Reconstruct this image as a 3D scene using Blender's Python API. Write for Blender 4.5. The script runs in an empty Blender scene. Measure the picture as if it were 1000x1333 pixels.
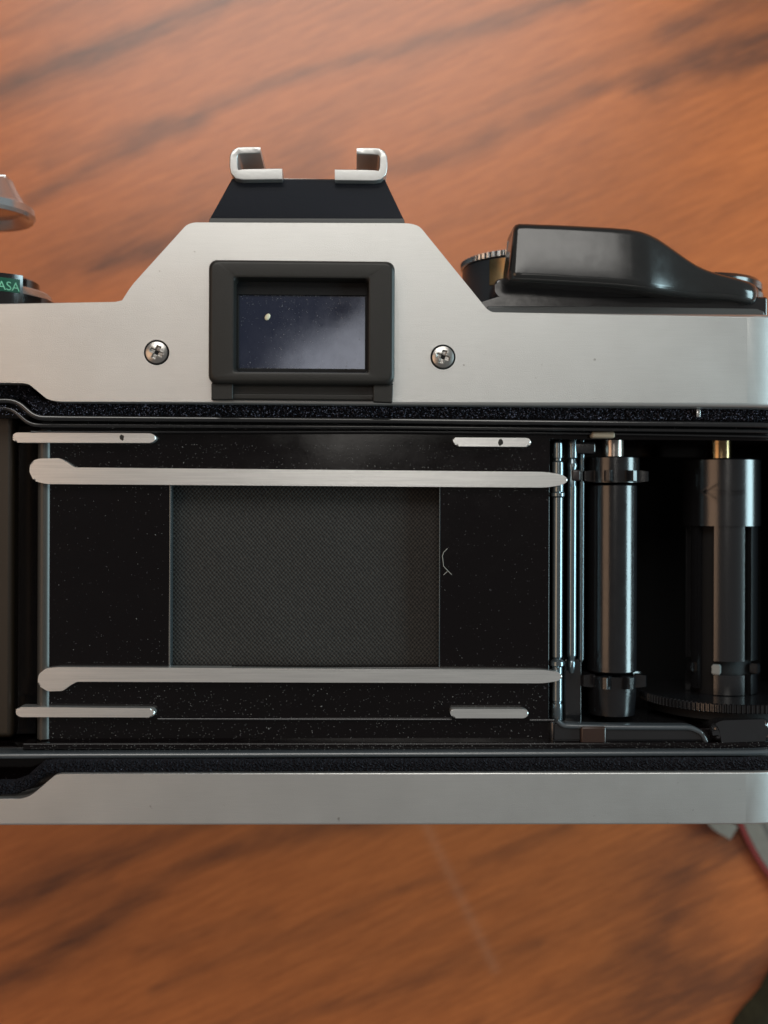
import bpy, bmesh, math, random
import numpy as np
from mathutils import Vector, Matrix, Euler
random.seed(7); rng = np.random.default_rng(7)
S = 0.001                                   # the shapes are written in millimetres
sc = bpy.context.scene
col = sc.collection
PI = math.pi

# ------------------------------------------------------------------ viewpoint
TILT = math.radians(1.7); ROLL = math.radians(0.19); DIST = 147.0; FPX = 9.75*145
CAM = Vector((-DIST*math.sin(TILT), 0, DIST*math.cos(TILT)))
fwd = (-CAM).normalized()
right = fwd.cross(Vector((0, 1, 0))).normalized()
up = right.cross(fwd)
cr, sr = math.cos(ROLL), math.sin(ROLL)
right, up = right*cr + up*sr, up*cr - right*sr
cd = bpy.data.cameras.new("viewpoint"); cam = bpy.data.objects.new("viewpoint", cd); col.objects.link(cam)
M = Matrix((right, up, -fwd)).transposed().to_4x4(); M.translation = CAM*S
cam.matrix_world = M
cd.sensor_fit = 'HORIZONTAL'; cd.sensor_width = 36; cd.lens = FPX/1000*36
cd.clip_start = 0.005; cd.clip_end = 20
cd.dof.use_dof = True; cd.dof.focus_distance = (DIST-1.0)*S; cd.dof.aperture_fstop = 25
sc.camera = cam
sc.render.resolution_x = 768; sc.render.resolution_y = 1024

# ------------------------------------------------------------------ light
w = bpy.data.worlds.new("World"); sc.world = w; w.use_nodes = True
bg = w.node_tree.nodes['Background']; bg.inputs[0].default_value = (1.0, 0.94, 0.90, 1); bg.inputs[1].default_value = 0.155
def area(name, pos, size, size_y, power, color, target=(0, 0, 0)):
    l = bpy.data.lights.new(name, 'AREA'); l.shape = 'RECTANGLE'; l.size = size; l.size_y = size_y
    l.energy = power; l.color = color
    o = bpy.data.objects.new(name, l); col.objects.link(o)
    o.location = pos
    o.rotation_euler = (Vector(target)-Vector(pos)).to_track_quat('-Z', 'Y').to_euler()
    return o
area('window_light', (-0.04, 0.385, 0.44), 0.42, 0.28, 1.85, (1.0, 0.965, 0.91))
area('side_window_light', (0.48, 0.03, 0.15), 0.34, 0.20, 2.9, (0.64, 0.92, 1.0))
area('warm_room_light', (-0.44, 0.02, 0.50), 0.34, 0.34, 0.66, (1.0, 0.62, 0.38))
ol = area('eyepiece_reflection_light', (0.060, 0.165, 1.0), 0.26, 0.12, 0.30, (1.0, 0.95, 0.88)); ol.rotation_euler = (0, 0, math.radians(28))  # lamp added to put the ceiling's reflection into the eyepiece glass
sc.view_settings.view_transform = 'Standard'; sc.view_settings.look = 'None'
sc.view_settings.exposure = 0; sc.view_settings.gamma = 1
sc.render.engine = 'CYCLES'

# ------------------------------------------------------------------ measuring
TZ = -84.0                                   # table level under the film plane
def W(px, py, z):
    d = fwd*FPX + right*(px-500) + up*(666.5-py)
    t = (z-CAM.z)/d.z
    return CAM + d*t
def X(px, z, py=750): return W(px, py, z).x
def Y(py, z, px=500): return W(px, py, z).y

# ------------------------------------------------------------------ materials
def mat(name, color, rough=0.4, metal=0.0, spec=0.5, coat=0.0, bump=0.0, bscale=2.0, var=0.0, vscale=0.6, rvar=0.0, extra=None, tint=None):
    m = bpy.data.materials.new(name); m.use_nodes = True
    nt = m.node_tree; N = nt.nodes; L = nt.links; b = N['Principled BSDF']
    b.inputs['Base Color'].default_value = (*color, 1); b.inputs['Roughness'].default_value = rough
    b.inputs['Metallic'].default_value = metal; b.inputs['Specular IOR Level'].default_value = spec
    b.inputs['Coat Weight'].default_value = coat
    if tint: b.inputs['Specular Tint'].default_value = (*tint, 1)
    tc = N.new('ShaderNodeTexCoord'); mp = N.new('ShaderNodeMapping'); mp.inputs['Scale'].default_value = (1000, 1000, 1000)
    L.new(tc.outputs['Object'], mp.inputs[0])
    if bump:
        n = N.new('ShaderNodeTexNoise'); n.inputs['Scale'].default_value = bscale; n.inputs['Detail'].default_value = 4
        L.new(mp.outputs[0], n.inputs['Vector'])
        bu = N.new('ShaderNodeBump'); bu.inputs['Strength'].default_value = bump; bu.inputs['Distance'].default_value = 0.0001
        L.new(n.outputs['Fac'], bu.inputs['Height']); L.new(bu.outputs[0], b.inputs['Normal'])
    if var or rvar:
        n = N.new('ShaderNodeTexNoise'); n.inputs['Scale'].default_value = vscale; n.inputs['Detail'].default_value = 6; n.inputs['Roughness'].default_value = .65
        L.new(mp.outputs[0], n.inputs['Vector'])
        if var:
            r = N.new('ShaderNodeMapRange'); r.inputs[1].default_value = .3; r.inputs[2].default_value = .7
            r.inputs[3].default_value = 1-var; r.inputs[4].default_value = 1+var
            L.new(n.outputs['Fac'], r.inputs[0])
            mx = N.new('ShaderNodeVectorMath'); mx.operation = 'SCALE'; mx.inputs[0].default_value = color
            L.new(r.outputs[0], mx.inputs['Scale']); L.new(mx.outputs[0], b.inputs['Base Color'])
        if rvar:
            r = N.new('ShaderNodeMapRange'); r.inputs[1].default_value = .3; r.inputs[2].default_value = .7
            r.inputs[3].default_value = max(0.02, rough-rvar); r.inputs[4].default_value = rough+rvar
            L.new(n.outputs['Fac'], r.inputs[0]); L.new(r.outputs[0], b.inputs['Roughness'])
    if extra: extra(nt, b, mp)
    return m

def speck(nt, b, mp, scale=6.0, lo=.72, color=(0.35, 0.36, 0.42), amt=1.0):
    """dusty flecks mixed over the base colour"""
    N = nt.nodes; L = nt.links
    n = N.new('ShaderNodeTexNoise'); n.inputs['Scale'].default_value = scale; n.inputs['Detail'].default_value = 2
    L.new(mp.outputs[0], n.inputs['Vector'])
    r = N.new('ShaderNodeMapRange'); r.inputs[1].default_value = lo; r.inputs[2].default_value = lo+.08; r.inputs[4].default_value = amt
    L.new(n.outputs['Fac'], r.inputs[0])
    mx = N.new('ShaderNodeMixRGB'); mx.inputs[2].default_value = (*color, 1)
    bc = b.inputs['Base Color']
    if bc.is_linked: L.new(bc.links[0].from_socket, mx.inputs[1])
    else: mx.inputs[1].default_value = bc.default_value
    L.new(r.outputs[0], mx.inputs[0]); L.new(mx.outputs[0], bc)

def scuff(nt, b, mp):
    speck(nt, b, mp, 1.1, .735, (.22, .20, .18), .6)
    # fine brushed streaks along the cover
    N = nt.nodes; L = nt.links
    m2 = N.new('ShaderNodeMapping'); m2.inputs['Scale'].default_value = (.25, 5, 1); m2.inputs['Rotation'].default_value = (0, 0, .03)
    L.new(mp.outputs[0], m2.inputs[0])
    n = N.new('ShaderNodeTexNoise'); n.inputs['Scale'].default_value = 1.0; n.inputs['Detail'].default_value = 5; L.new(m2.outputs[0], n.inputs['Vector'])
    r = N.new('ShaderNodeMapRange'); r.inputs[1].default_value = .3; r.inputs[2].default_value = .7; r.inputs[3].default_value = .98; r.inputs[4].default_value = 1.02
    L.new(n.outputs['Fac'], r.inputs[0])
    mx = N.new('ShaderNodeVectorMath'); mx.operation = 'SCALE'
    L.new(b.inputs['Base Color'].links[0].from_socket, mx.inputs[0]); L.new(r.outputs[0], mx.inputs['Scale']); L.new(mx.outputs[0], b.inputs['Base Color'])
m_silver = mat('satin_chrome', (0.60, 0.60, 0.585), rough=.37, metal=.88, bump=.2, bscale=8, var=.02, vscale=.07, rvar=.025, extra=scuff)
m_chrome = mat('bright_chrome', (0.80, 0.80, 0.79), rough=.20, metal=1.0, bump=.1, bscale=1.5, var=.05)
def rail_scratch(nt, b, mp):
    N = nt.nodes; L = nt.links
    m2 = N.new('ShaderNodeMapping'); m2.inputs['Scale'].default_value = (.10, 3.2, 1)
    L.new(mp.outputs[0], m2.inputs[0])
    n = N.new('ShaderNodeTexNoise'); n.inputs['Scale'].default_value = 1.3; n.inputs['Detail'].default_value = 7
    L.new(m2.outputs[0], n.inputs['Vector'])
    r = N.new('ShaderNodeMapRange'); r.inputs[1].default_value = .3; r.inputs[2].default_value = .7; r.inputs[3].default_value = .9; r.inputs[4].default_value = 1.04
    L.new(n.outputs['Fac'], r.inputs[0])
    mx = N.new('ShaderNodeVectorMath'); mx.operation = 'SCALE'; mx.inputs[0].default_value = (.84, .84, .82)
    L.new(r.outputs[0], mx.inputs['Scale']); L.new(mx.outputs[0], b.inputs['Base Color'])
m_rail = mat('polished_rail', (0.72, 0.72, 0.70), rough=.29, metal=.9, extra=rail_scratch, bump=.08, bscale=2)
m_black = mat('satin_black_paint', (0.0032, 0.0022, 0.0025), spec=.3, rough=.12, bump=.02, bscale=3.0, rvar=.04, vscale=.3, extra=lambda nt, b, mp: speck(nt, b, mp, 2.6, .70, (.06, .055, .06), .8))
m_deep = mat('flocked_black', (0.004, 0.004, 0.0045), rough=.7, spec=.25, bump=.3, bscale=4)
m_gloss = mat('glossy_black_plastic', (0.010, 0.010, 0.011), spec=.85, rough=.16, bump=.06, bscale=1.2, rvar=.05, vscale=.5)
m_lever = mat('glossy_black_lever', (0.014, 0.014, 0.014), rough=.17, spec=.55, coat=.0, bump=.03, bscale=.8, rvar=.04, vscale=.4)
m_roller = mat('black_roller_plastic', (0.007, 0.007, 0.008), rough=.19, spec=.68, bump=.10, bscale=5, rvar=.04)
m_rod = mat('blackened_steel', (0.16, 0.20, 0.22), rough=.22, metal=.85, spec=.8)
m_spool = mat('spool_plastic', (0.007, 0.007, 0.008), rough=.20, spec=.8, bump=.12, bscale=6)
m_eye = mat('matte_black_plastic', (0.012, 0.011, 0.0095), rough=.42, spec=.35, bump=.12, bscale=6, var=.08)
m_shoe = mat('shoe_black', (0.007, 0.009, 0.014), rough=.2, spec=.3, bump=.1, bscale=3)
m_grey = mat('grey_black_trim', (0.05, 0.052, 0.052), rough=.35)
m_foam = mat('black_seal_foam', (0.007, 0.007, 0.011), rough=.9, spec=.2, bump=.8, bscale=7, extra=lambda nt, b, mp: speck(nt, b, mp, 3.4, .61, (.20, .21, .28), .9))
m_seal2 = mat('black_seal_foam_plain', (0.006, 0.006, 0.009), rough=.9, spec=.2, bump=.8, bscale=7, extra=lambda nt, b, mp: speck(nt, b, mp, 4.2, .66, (.09, .09, .12), .8))
m_brass = mat('brass', (0.36, 0.25, 0.13), rough=.22, metal=1.0)
m_tan = mat('tan_pad', (0.30, 0.24, 0.17), rough=.6)
m_dust = mat('pale_dust', (0.33, 0.31, 0.29), rough=.9)
m_dust2 = mat('dim_dust', (0.12, 0.115, 0.11), rough=.9)
m_fibre = mat('lint', (0.30, 0.28, 0.25), rough=.8)
m_yspeck = mat('yellow_speck', (0.62, 0.58, 0.42), rough=.7)
m_green = mat('green_enamel', (0.0, 0.085, 0.045), rough=.4)
m_letter = mat('pale_green_paint', (0.20, 0.62, 0.42), rough=.5)
m_glass = mat('coated_eyepiece_glass', (0.012, 0.015, 0.030), rough=.09, spec=1.0, coat=.0, tint=(.75, .82, 1.0), rvar=.04, vscale=.25)

def weave(nt, b, mp):
    N = nt.nodes; L = nt.links
    sp = N.new('ShaderNodeSeparateXYZ'); L.new(mp.outputs[0], sp.inputs[0])
    dn = N.new('ShaderNodeTexNoise'); dn.inputs['Scale'].default_value = 1.1; dn.inputs['Detail'].default_value = 3; L.new(mp.outputs[0], dn.inputs['Vector'])
    def m(op, a, bb=None):
        x = N.new('ShaderNodeMath'); x.operation = op
        for i, v in enumerate((a, bb)):
            if v is None: continue
            if isinstance(v, (int, float)): x.inputs[i].default_value = v
            else: L.new(v, x.inputs[i])
        return x.outputs[0]
    F = 2*PI/0.56
    off = m('MULTIPLY', dn.outputs['Fac'], 4.0)
    sx = m('SINE', m('ADD', m('MULTIPLY', sp.outputs[0], F), off))
    sy = m('SINE', m('ADD', m('MULTIPLY', sp.outputs[1], F*.9), off))
    h = m('MULTIPLY', sx, sy)
    n = N.new('ShaderNodeTexNoise'); n.inputs['Scale'].default_value = 2.2; n.inputs['Detail'].default_value = 5; n.inputs['Roughness'].default_value = .75; L.new(mp.outputs[0], n.inputs['Vector'])
    fac = m('MULTIPLY', m('ADD', m('MULTIPLY', h, .5), .5), m('MULTIPLY', n.outputs['Fac'], 2.0))
    mx = N.new('ShaderNodeMixRGB'); mx.inputs[1].default_value = (.003, .003, .0035, 1); mx.inputs[2].default_value = (.040, .037, .033, 1)
    L.new(fac, mx.inputs[0]); L.new(mx.outputs[0], b.inputs['Base Color'])
    bu = N.new('ShaderNodeBump'); bu.inputs['Strength'].default_value = .8; bu.inputs['Distance'].default_value = .00008
    L.new(fac, bu.inputs['Height']); L.new(bu.outputs[0], b.inputs['Normal'])
m_cloth = mat('shutter_cloth', (0.02, 0.02, 0.02), rough=.8, spec=.3, extra=weave)

def wood(nt, b, mp):
    N = nt.nodes; L = nt.links
    at = N.new('ShaderNodeAttribute'); at.attribute_name = 'grain'  # grain plus the painted corner darkening
    pale = N.new('ShaderNodeAttribute'); pale.attribute_name = 'pale'
    m1 = N.new('ShaderNodeMapping'); m1.inputs['Rotation'].default_value = (0, 0, math.radians(-24)); L.new(mp.outputs[0], m1.inputs[0])
    m2 = N.new('ShaderNodeMapping'); m2.inputs['Scale'].default_value = (.10, 1.0, 1)
    L.new(m1.outputs[0], m2.inputs[0])
    n = N.new('ShaderNodeTexNoise'); n.inputs['Scale'].default_value = .9; n.inputs['Detail'].default_value = 9; n.inputs['Roughness'].default_value = .78
    L.new(m2.outputs[0], n.inputs['Vector'])
    n2 = N.new('ShaderNodeTexNoise'); n2.inputs['Scale'].default_value = .02; n2.inputs['Detail'].default_value = 3; L.new(m1.outputs[0], n2.inputs['Vector'])
    r = N.new('ShaderNodeMapRange'); r.inputs[1].default_value = .38; r.inputs[2].default_value = .64; L.new(n.outputs['Fac'], r.inputs[0])
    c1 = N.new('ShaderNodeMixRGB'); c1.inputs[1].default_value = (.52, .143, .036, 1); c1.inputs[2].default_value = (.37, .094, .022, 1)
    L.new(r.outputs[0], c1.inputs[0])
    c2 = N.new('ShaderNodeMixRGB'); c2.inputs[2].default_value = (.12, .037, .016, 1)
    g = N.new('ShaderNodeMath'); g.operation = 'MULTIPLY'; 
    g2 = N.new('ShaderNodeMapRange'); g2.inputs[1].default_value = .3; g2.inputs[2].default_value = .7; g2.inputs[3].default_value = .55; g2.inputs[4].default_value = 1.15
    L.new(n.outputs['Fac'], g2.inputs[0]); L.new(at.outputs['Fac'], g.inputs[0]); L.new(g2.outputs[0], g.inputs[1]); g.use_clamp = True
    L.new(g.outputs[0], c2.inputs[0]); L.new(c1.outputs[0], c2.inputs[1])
    c3 = N.new('ShaderNodeMixRGB'); c3.inputs[2].default_value = (.55, .38, .28, 1)
    L.new(pale.outputs['Fac'], c3.inputs[0]); L.new(c2.outputs[0], c3.inputs[1])
    L.new(c3.outputs[0], b.inputs['Base Color'])
    bu = N.new('ShaderNodeBump'); bu.inputs['Strength'].default_value = .15; bu.inputs['Distance'].default_value = .0002
    L.new(n.outputs['Fac'], bu.inputs['Height']); L.new(bu.outputs[0], b.inputs['Normal'])
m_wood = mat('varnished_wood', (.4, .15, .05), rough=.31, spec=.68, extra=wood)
m_beige = mat('beige_webbing', (0.17, 0.145, 0.12), rough=.85, bump=.5, bscale=1.2, var=.1)
m_red = mat('red_webbing', (0.17, 0.014, 0.010), rough=.85, bump=.5, bscale=1.2)
m_dgrey = mat('dark_webbing', (0.10, 0.085, 0.075), rough=.9, bump=.5, bscale=1.2)
m_olive = mat('olive_fabric', (0.03, 0.03, 0.015), rough=.95, bump=.9, bscale=.8, var=.35, vscale=.35)

# ------------------------------------------------------------------ mesh helpers (mm)
ORG = Vector((0, 0, 0))
class B:
    def __init__(s): s.bm = bmesh.new()
    def faces(s, vs, fs):
        v = [s.bm.verts.new(p) for p in vs]
        for f in fs:
            try: s.bm.faces.new([v[i] for i in f])
            except ValueError: pass
        return v
    def box(s, x0, x1, y0, y1, z0, z1, bev=0, seg=2, rot=None):
        x0, x1 = min(x0, x1), max(x0, x1); y0, y1 = min(y0, y1), max(y0, y1)
        t = bmesh.new(); bmesh.ops.create_cube(t, size=1)
        for v in t.verts: v.co = Vector(((x0+x1)/2+v.co.x*(x1-x0), (y0+y1)/2+v.co.y*(y1-y0), (z0+z1)/2+v.co.z*(z1-z0)))
        if bev: bmesh.ops.bevel(t, geom=t.edges[:], offset=bev, segments=seg, affect='EDGES', profile=.5)
        s.merge(t, rot)
    def merge(s, t, f=None):
        m = {}
        for v in t.verts: m[v] = s.bm.verts.new(f(v.co) if f else v.co)
        for fc in t.faces:
            try: s.bm.faces.new([m[v] for v in fc.verts])
            except ValueError: pass
        t.free()
    def prism(s, pts, z0, z1, bev=0, seg=3, cuts=None, f=None, botbev=0):
        t = bmesh.new()
        a = sum(pts[i][0]*pts[(i+1) % len(pts)][1]-pts[(i+1) % len(pts)][0]*pts[i][1] for i in range(len(pts)))
        if a < 0: pts = pts[::-1]
        lo = [t.verts.new((p[0], p[1], z0)) for p in pts]; hi = [t.verts.new((p[0], p[1], z1)) for p in pts]
        n = len(pts)
        t.faces.new(hi); t.faces.new(lo[::-1])
        for i in range(n): t.faces.new([lo[i], lo[(i+1) % n], hi[(i+1) % n], hi[i]])
        if bev:
            e = [x for x in t.edges if abs(x.verts[0].co.z-z1) < 1e-6 and abs(x.verts[1].co.z-z1) < 1e-6]
            bmesh.ops.bevel(t, geom=e, offset=bev, segments=seg, affect='EDGES', profile=.5)
        if botbev:
            e = [x for x in t.edges if abs(x.verts[0].co.z-z0) < 1e-6 and abs(x.verts[1].co.z-z0) < 1e-6]
            bmesh.ops.bevel(t, geom=e, offset=botbev, segments=2, affect='EDGES', profile=.5)
        for c in (cuts or []):
            bmesh.ops.bisect_plane(t, geom=t.verts[:]+t.edges[:]+t.faces[:], plane_co=(c, 0, 0), plane_no=(1, 0, 0), dist=1e-5)
        s.merge(t, f)
    def lathe_y(s, cx, cz, prof, n=48, a0=0, a1=2*PI, cap=True, rf=None):
        """prof: list of (y, r) round an axis along y"""
        full = abs(a1-a0-2*PI) < 1e-6
        k = n if full else n+1
        rows = []
        for (y, r) in prof:
            rows.append([s.bm.verts.new((cx+(r*(rf(a0+(a1-a0)*i/n) if rf else 1))*math.sin(a0+(a1-a0)*i/n), y, cz+(r*(rf(a0+(a1-a0)*i/n) if rf else 1))*math.cos(a0+(a1-a0)*i/n))) for i in range(k)])
        for a, b in zip(rows, rows[1:]):
            for i in range(k if full else k-1):
                j = (i+1) % k
                s.bm.faces.new([a[i], a[j], b[j], b[i]])
        if cap and full:
            s.bm.faces.new(rows[0]); s.bm.faces.new(rows[-1][::-1])
    def loft(s, loops, close_last=False, close_first=False):
        rows = [[s.bm.verts.new(p) for p in l] for l in loops]
        n = len(rows[0])
        for a, b in zip(rows, rows[1:]):
            for i in range(n):
                j = (i+1) % n; s.bm.faces.new([a[i], a[j], b[j], b[i]])
        if close_last: s.bm.faces.new(rows[-1])
        if close_first: s.bm.faces.new(rows[0][::-1])
    def tube(s, path, r, n=10, rads=None, flat=1.0):
        path = [Vector(p) for p in path]; rows = []
        for i, p in enumerate(path):
            t = (path[min(i+1, len(path)-1)]-path[max(i-1, 0)]).normalized()
            ref = Vector((0, 0, 1)) if abs(t.z) < .95 else Vector((1, 0, 0))
            u = t.cross(ref).normalized(); v = u.cross(t)
            rr = rads[i] if rads else r
            rows.append([s.bm.verts.new(p+u*rr*math.cos(2*PI*k/n)+v*rr*flat*math.sin(2*PI*k/n)) for k in range(n)])
        for a, b in zip(rows, rows[1:]):
            for k in range(n): s.bm.faces.new([a[k], a[(k+1) % n], b[(k+1) % n], b[k]])
        s.bm.faces.new(rows[0][::-1]); s.bm.faces.new(rows[-1])
    def build(s, name, m, parent=None, smooth=40, label=None, kind=None, org=None):
        bmesh.ops.remove_doubles(s.bm, verts=s.bm.verts, dist=1e-5)
        bmesh.ops.recalc_face_normals(s.bm, faces=s.bm.faces)
        th = math.radians(smooth)
        for f in s.bm.faces: f.smooth = smooth > 0 and f.calc_area() < 60
        for e in s.bm.edges:
            if len(e.link_faces) == 2 and e.calc_face_angle(0) > th: e.smooth = False
        o_ = org if org is not None else ORG
        for v in s.bm.verts: v.co = (v.co-o_)*S
        me = bpy.data.meshes.new(name); s.bm.to_mesh(me); s.bm.free()
        if m: me.materials.append(m)
        o = bpy.data.objects.new(name, me); col.objects.link(o)
        if smooth > 0:
            wn = o.modifiers.new('weighted_normals', 'WEIGHTED_NORMAL'); wn.keep_sharp = True; wn.weight = 100
        if parent: o.parent = parent
        if parent is None: o.location = o_*S
        if label: o['label'] = label
        if kind: o['kind'] = kind
        return o

def rnd(pts, r, n=5):
    """round the corners of a polygon; r one radius or one for each point"""
    out = []; N = len(pts)
    for i, p in enumerate(pts):
        rr = r[i] if isinstance(r, (list, tuple)) else r
        p = Vector(p[:2]); a = Vector(pts[i-1][:2]); b = Vector(pts[(i+1) % N][:2])
        if rr <= 0: out.append((p.x, p.y)); continue
        da, db = (a-p), (b-p)
        ra = min(rr, da.length*.45, db.length*.45)
        s0 = p+da.normalized()*ra; s1 = p+db.normalized()*ra
        for k in range(n+1):
            t = k/n; q = s0*(1-t)**2+p*2*t*(1-t)+s1*t*t; out.append((q.x, q.y))
    return out
def PX(pts, z): return [(W(a, b, z).x, W(a, b, z).y) for a, b in pts]
def rrect(x0, x1, y0, y1, r, n=6):
    x0, x1 = min(x0, x1), max(x0, x1); y0, y1 = min(y0, y1), max(y0, y1)
    out = []
    for cx, cy, a in ((x1-r, y1-r, 0), (x0+r, y1-r, 90), (x0+r, y0+r, 180), (x1-r, y0+r, 270)):
        for k in range(n+1):
            t = math.radians(a+90*k/n); out.append((cx+r*math.cos(t), cy+r*math.sin(t)))
    return out
def L3(l, z): return [(a, b, z) for a, b in l]

# the rounded right end of the body
XE = X(972, 4); RE = 14.0
def endcurve(co):
    x, y, z = co
    if x > XE:
        t = min((x-XE)/RE, .985); z -= RE*(1-math.sqrt(1-t*t))*.75
    return Vector((x, y, z))
ECUTS = [XE+RE*.985*i/10 for i in range(10)]
XR = XE+RE*.985

def dust(name, parent, n, region, zf, size=(.03, .09), m=None, edge=None):
    """loose dust specks lying on a surface"""
    b = B(); x0, x1, y0, y1 = region
    for _ in range(n):
        x = random.uniform(x0, x1); y = random.uniform(y0, y1)
        if edge and random.random() < edge:
            y = (y0 if random.random() < .5 else y1); y += random.gauss(0, abs(y1-y0)*.13)
            y = max(min(y0, y1), min(max(y0, y1), y))
        z = zf(x, y) if callable(zf) else zf
        r = random.uniform(*size)*(1.6 if random.random() < .06 else 1)
        a = random.uniform(0, PI); l = r*random.uniform(.7, 2.0)
        c, s_ = math.cos(a), math.sin(a)
        p = [(x+c*l, y+s_*l, z+.01), (x-s_*r, y+c*r, z+.01), (x-c*l, y-s_*l, z+.01), (x+s_*r, y-c*r, z+.01), (x, y, z+r*.8)]
        b.faces(p, [(0, 1, 4), (1, 2, 4), (2, 3, 4), (3, 0, 4)])
    return b.build(name, m or m_dust, parent, smooth=0, kind='stuff')

# ------------------------------------------------------------------ table (a thing that carries everything)
def build_table():
    xs = np.unique(np.concatenate([np.arange(-100, 101, 1.0), np.linspace(-520, -100, 22), np.linspace(100, 640, 28)]))
    ys = np.unique(np.concatenate([np.arange(-125, 126, 1.0), np.linspace(-420, -125, 15), np.linspace(125, 480, 18)]))
    gx, gy = np.meshgrid(xs, ys)
    def vn(x, y, f, seed):                       # value noise
        r = np.random.default_rng(seed).random((64, 64)); u = x*f+1000.3; v = y*f+1000.7
        i = np.floor(u).astype(int); j = np.floor(v).astype(int); a = u-i; b_ = v-j
        a = a*a*(3-2*a); b_ = b_*b_*(3-2*b_)
        g = lambda p, q: r[p % 64, q % 64]
        return (g(i, j)*(1-a)+g(i+1, j)*a)*(1-b_)+(g(i, j+1)*(1-a)+g(i+1, j+1)*a)*b_
    th = math.radians(24); c, s_ = math.cos(th), math.sin(th)
    u = gx*c+gy*s_; v = -gx*s_+gy*c
    G = np.zeros_like(gx)
    streaks = [  # photo pixels, half width (px), strength
        ([(-60, 150), (0, 125), (90, 82), (200, 40), (330, -10), (450, -60)], 16, .75),
        ([(-60, 60), (30, 42), (120, 12), (220, -30)], 9, .35),
        ([(40, 262), (110, 222), (200, 172), (260, 148), (360, 108), (480, 78), (600, 48), (740, 2), (860, -40)], 10, .62),
        ([(60, 215), (150, 175), (260, 150)], 9, .35),
        ([(500, 215), (600, 185), (720, 138), (840, 95), (960, 60), (1060, 30)], 11, .55),
        ([(560, 160), (700, 100), (800, 60), (930, 10)], 9, .25),
        ([(850, 110), (900, 85), (960, 72), (1040, 50)], 24, .85),
        ([(870, 40), (940, 15), (1040, -10)], 20, .6),
        ([(20, 400), (90, 352), (160, 330), (240, 300), (300, 270), (420, 200)], 24, .42),
        ([(130, 352), (180, 335), (230, 315)], 10, .4),
        ([(-30, 240), (30, 205), (90, 180)], 10, .22),
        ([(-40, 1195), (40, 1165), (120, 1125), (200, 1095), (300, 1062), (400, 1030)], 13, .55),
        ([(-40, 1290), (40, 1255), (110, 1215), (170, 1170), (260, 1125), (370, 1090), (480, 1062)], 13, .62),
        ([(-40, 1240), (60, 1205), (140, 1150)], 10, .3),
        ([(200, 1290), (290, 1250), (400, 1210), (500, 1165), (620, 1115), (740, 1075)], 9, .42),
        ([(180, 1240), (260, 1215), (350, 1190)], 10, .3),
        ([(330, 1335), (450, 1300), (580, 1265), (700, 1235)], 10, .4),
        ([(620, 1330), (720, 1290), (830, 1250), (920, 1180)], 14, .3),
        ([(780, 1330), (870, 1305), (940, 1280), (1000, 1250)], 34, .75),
        ([(860, 1240), (880, 1150), (930, 1090), (1010, 1040)], 60, .62),  # broad darkening painted over the grain to offset the side light
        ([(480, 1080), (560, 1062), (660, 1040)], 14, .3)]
    wob = (vn(u*.35, v, .09, 3)-.5)*7+(vn(u*.5, v, .3, 4)-.5)*2.6
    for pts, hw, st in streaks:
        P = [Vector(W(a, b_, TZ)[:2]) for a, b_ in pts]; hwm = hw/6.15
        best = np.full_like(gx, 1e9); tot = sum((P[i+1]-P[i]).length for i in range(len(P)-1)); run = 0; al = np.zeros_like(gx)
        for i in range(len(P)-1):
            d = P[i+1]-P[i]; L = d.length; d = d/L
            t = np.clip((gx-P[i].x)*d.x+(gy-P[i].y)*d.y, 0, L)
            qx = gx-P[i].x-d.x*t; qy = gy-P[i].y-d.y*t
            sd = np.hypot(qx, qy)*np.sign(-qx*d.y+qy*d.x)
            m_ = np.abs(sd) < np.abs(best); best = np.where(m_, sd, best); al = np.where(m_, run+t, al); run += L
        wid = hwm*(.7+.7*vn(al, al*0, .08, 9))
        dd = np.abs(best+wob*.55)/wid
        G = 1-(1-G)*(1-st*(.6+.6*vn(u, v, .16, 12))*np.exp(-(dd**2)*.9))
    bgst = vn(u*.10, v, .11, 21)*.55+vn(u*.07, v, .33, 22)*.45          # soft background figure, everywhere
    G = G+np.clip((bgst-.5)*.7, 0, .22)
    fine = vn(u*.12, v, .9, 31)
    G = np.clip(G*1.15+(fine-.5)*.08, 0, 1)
    # pale scuff line
    A = Vector(W(548, 1060, TZ)[:2]); Bp = Vector(W(645, 1262, TZ)[:2]); d = (Bp-A); L = d.length; d = d/L
    t = np.clip((gx-A.x)*d.x+(gy-A.y)*d.y, 0, L); dist = np.hypot(gx-A.x-d.x*t, gy-A.y-d.y*t)
    pale = .10*np.exp(-(dist/.9)**2)
    nx, ny = len(xs), len(ys)
    verts = np.stack([gx.ravel(), gy.ravel(), np.full(gx.size, 0.0)], 1)
    b = B(); bm = b.bm
    vv = [bm.verts.new(p) for p in verts]
    for j in range(ny-1):
        for i in range(nx-1):
            a = j*nx+i; bm.faces.new([vv[a], vv[a+1], vv[a+nx+1], vv[a+nx]])
    rim = [j for j in range(nx)]+[j*nx+nx-1 for j in range(1, ny)]+[(ny-1)*nx+i for i in range(nx-2, -1, -1)]+[j*nx for j in range(ny-2, 0, -1)]
    low = [bm.verts.new((vv[i].co.x, vv[i].co.y, -22)) for i in rim]
    for k in range(len(rim)):
        k2 = (k+1) % len(rim); bm.faces.new([vv[rim[k2]], vv[rim[k]], low[k], low[k2]])
    bm.faces.new(low[::-1])
    me = bpy.data.meshes.new('wooden_table')
    for v_ in bm.verts: v_.co *= S
    for f in bm.faces: f.smooth = False
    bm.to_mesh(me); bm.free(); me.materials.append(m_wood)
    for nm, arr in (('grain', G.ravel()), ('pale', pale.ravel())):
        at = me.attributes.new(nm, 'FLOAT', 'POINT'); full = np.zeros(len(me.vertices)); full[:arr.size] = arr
        at.data.foreach_set('value', full)
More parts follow.
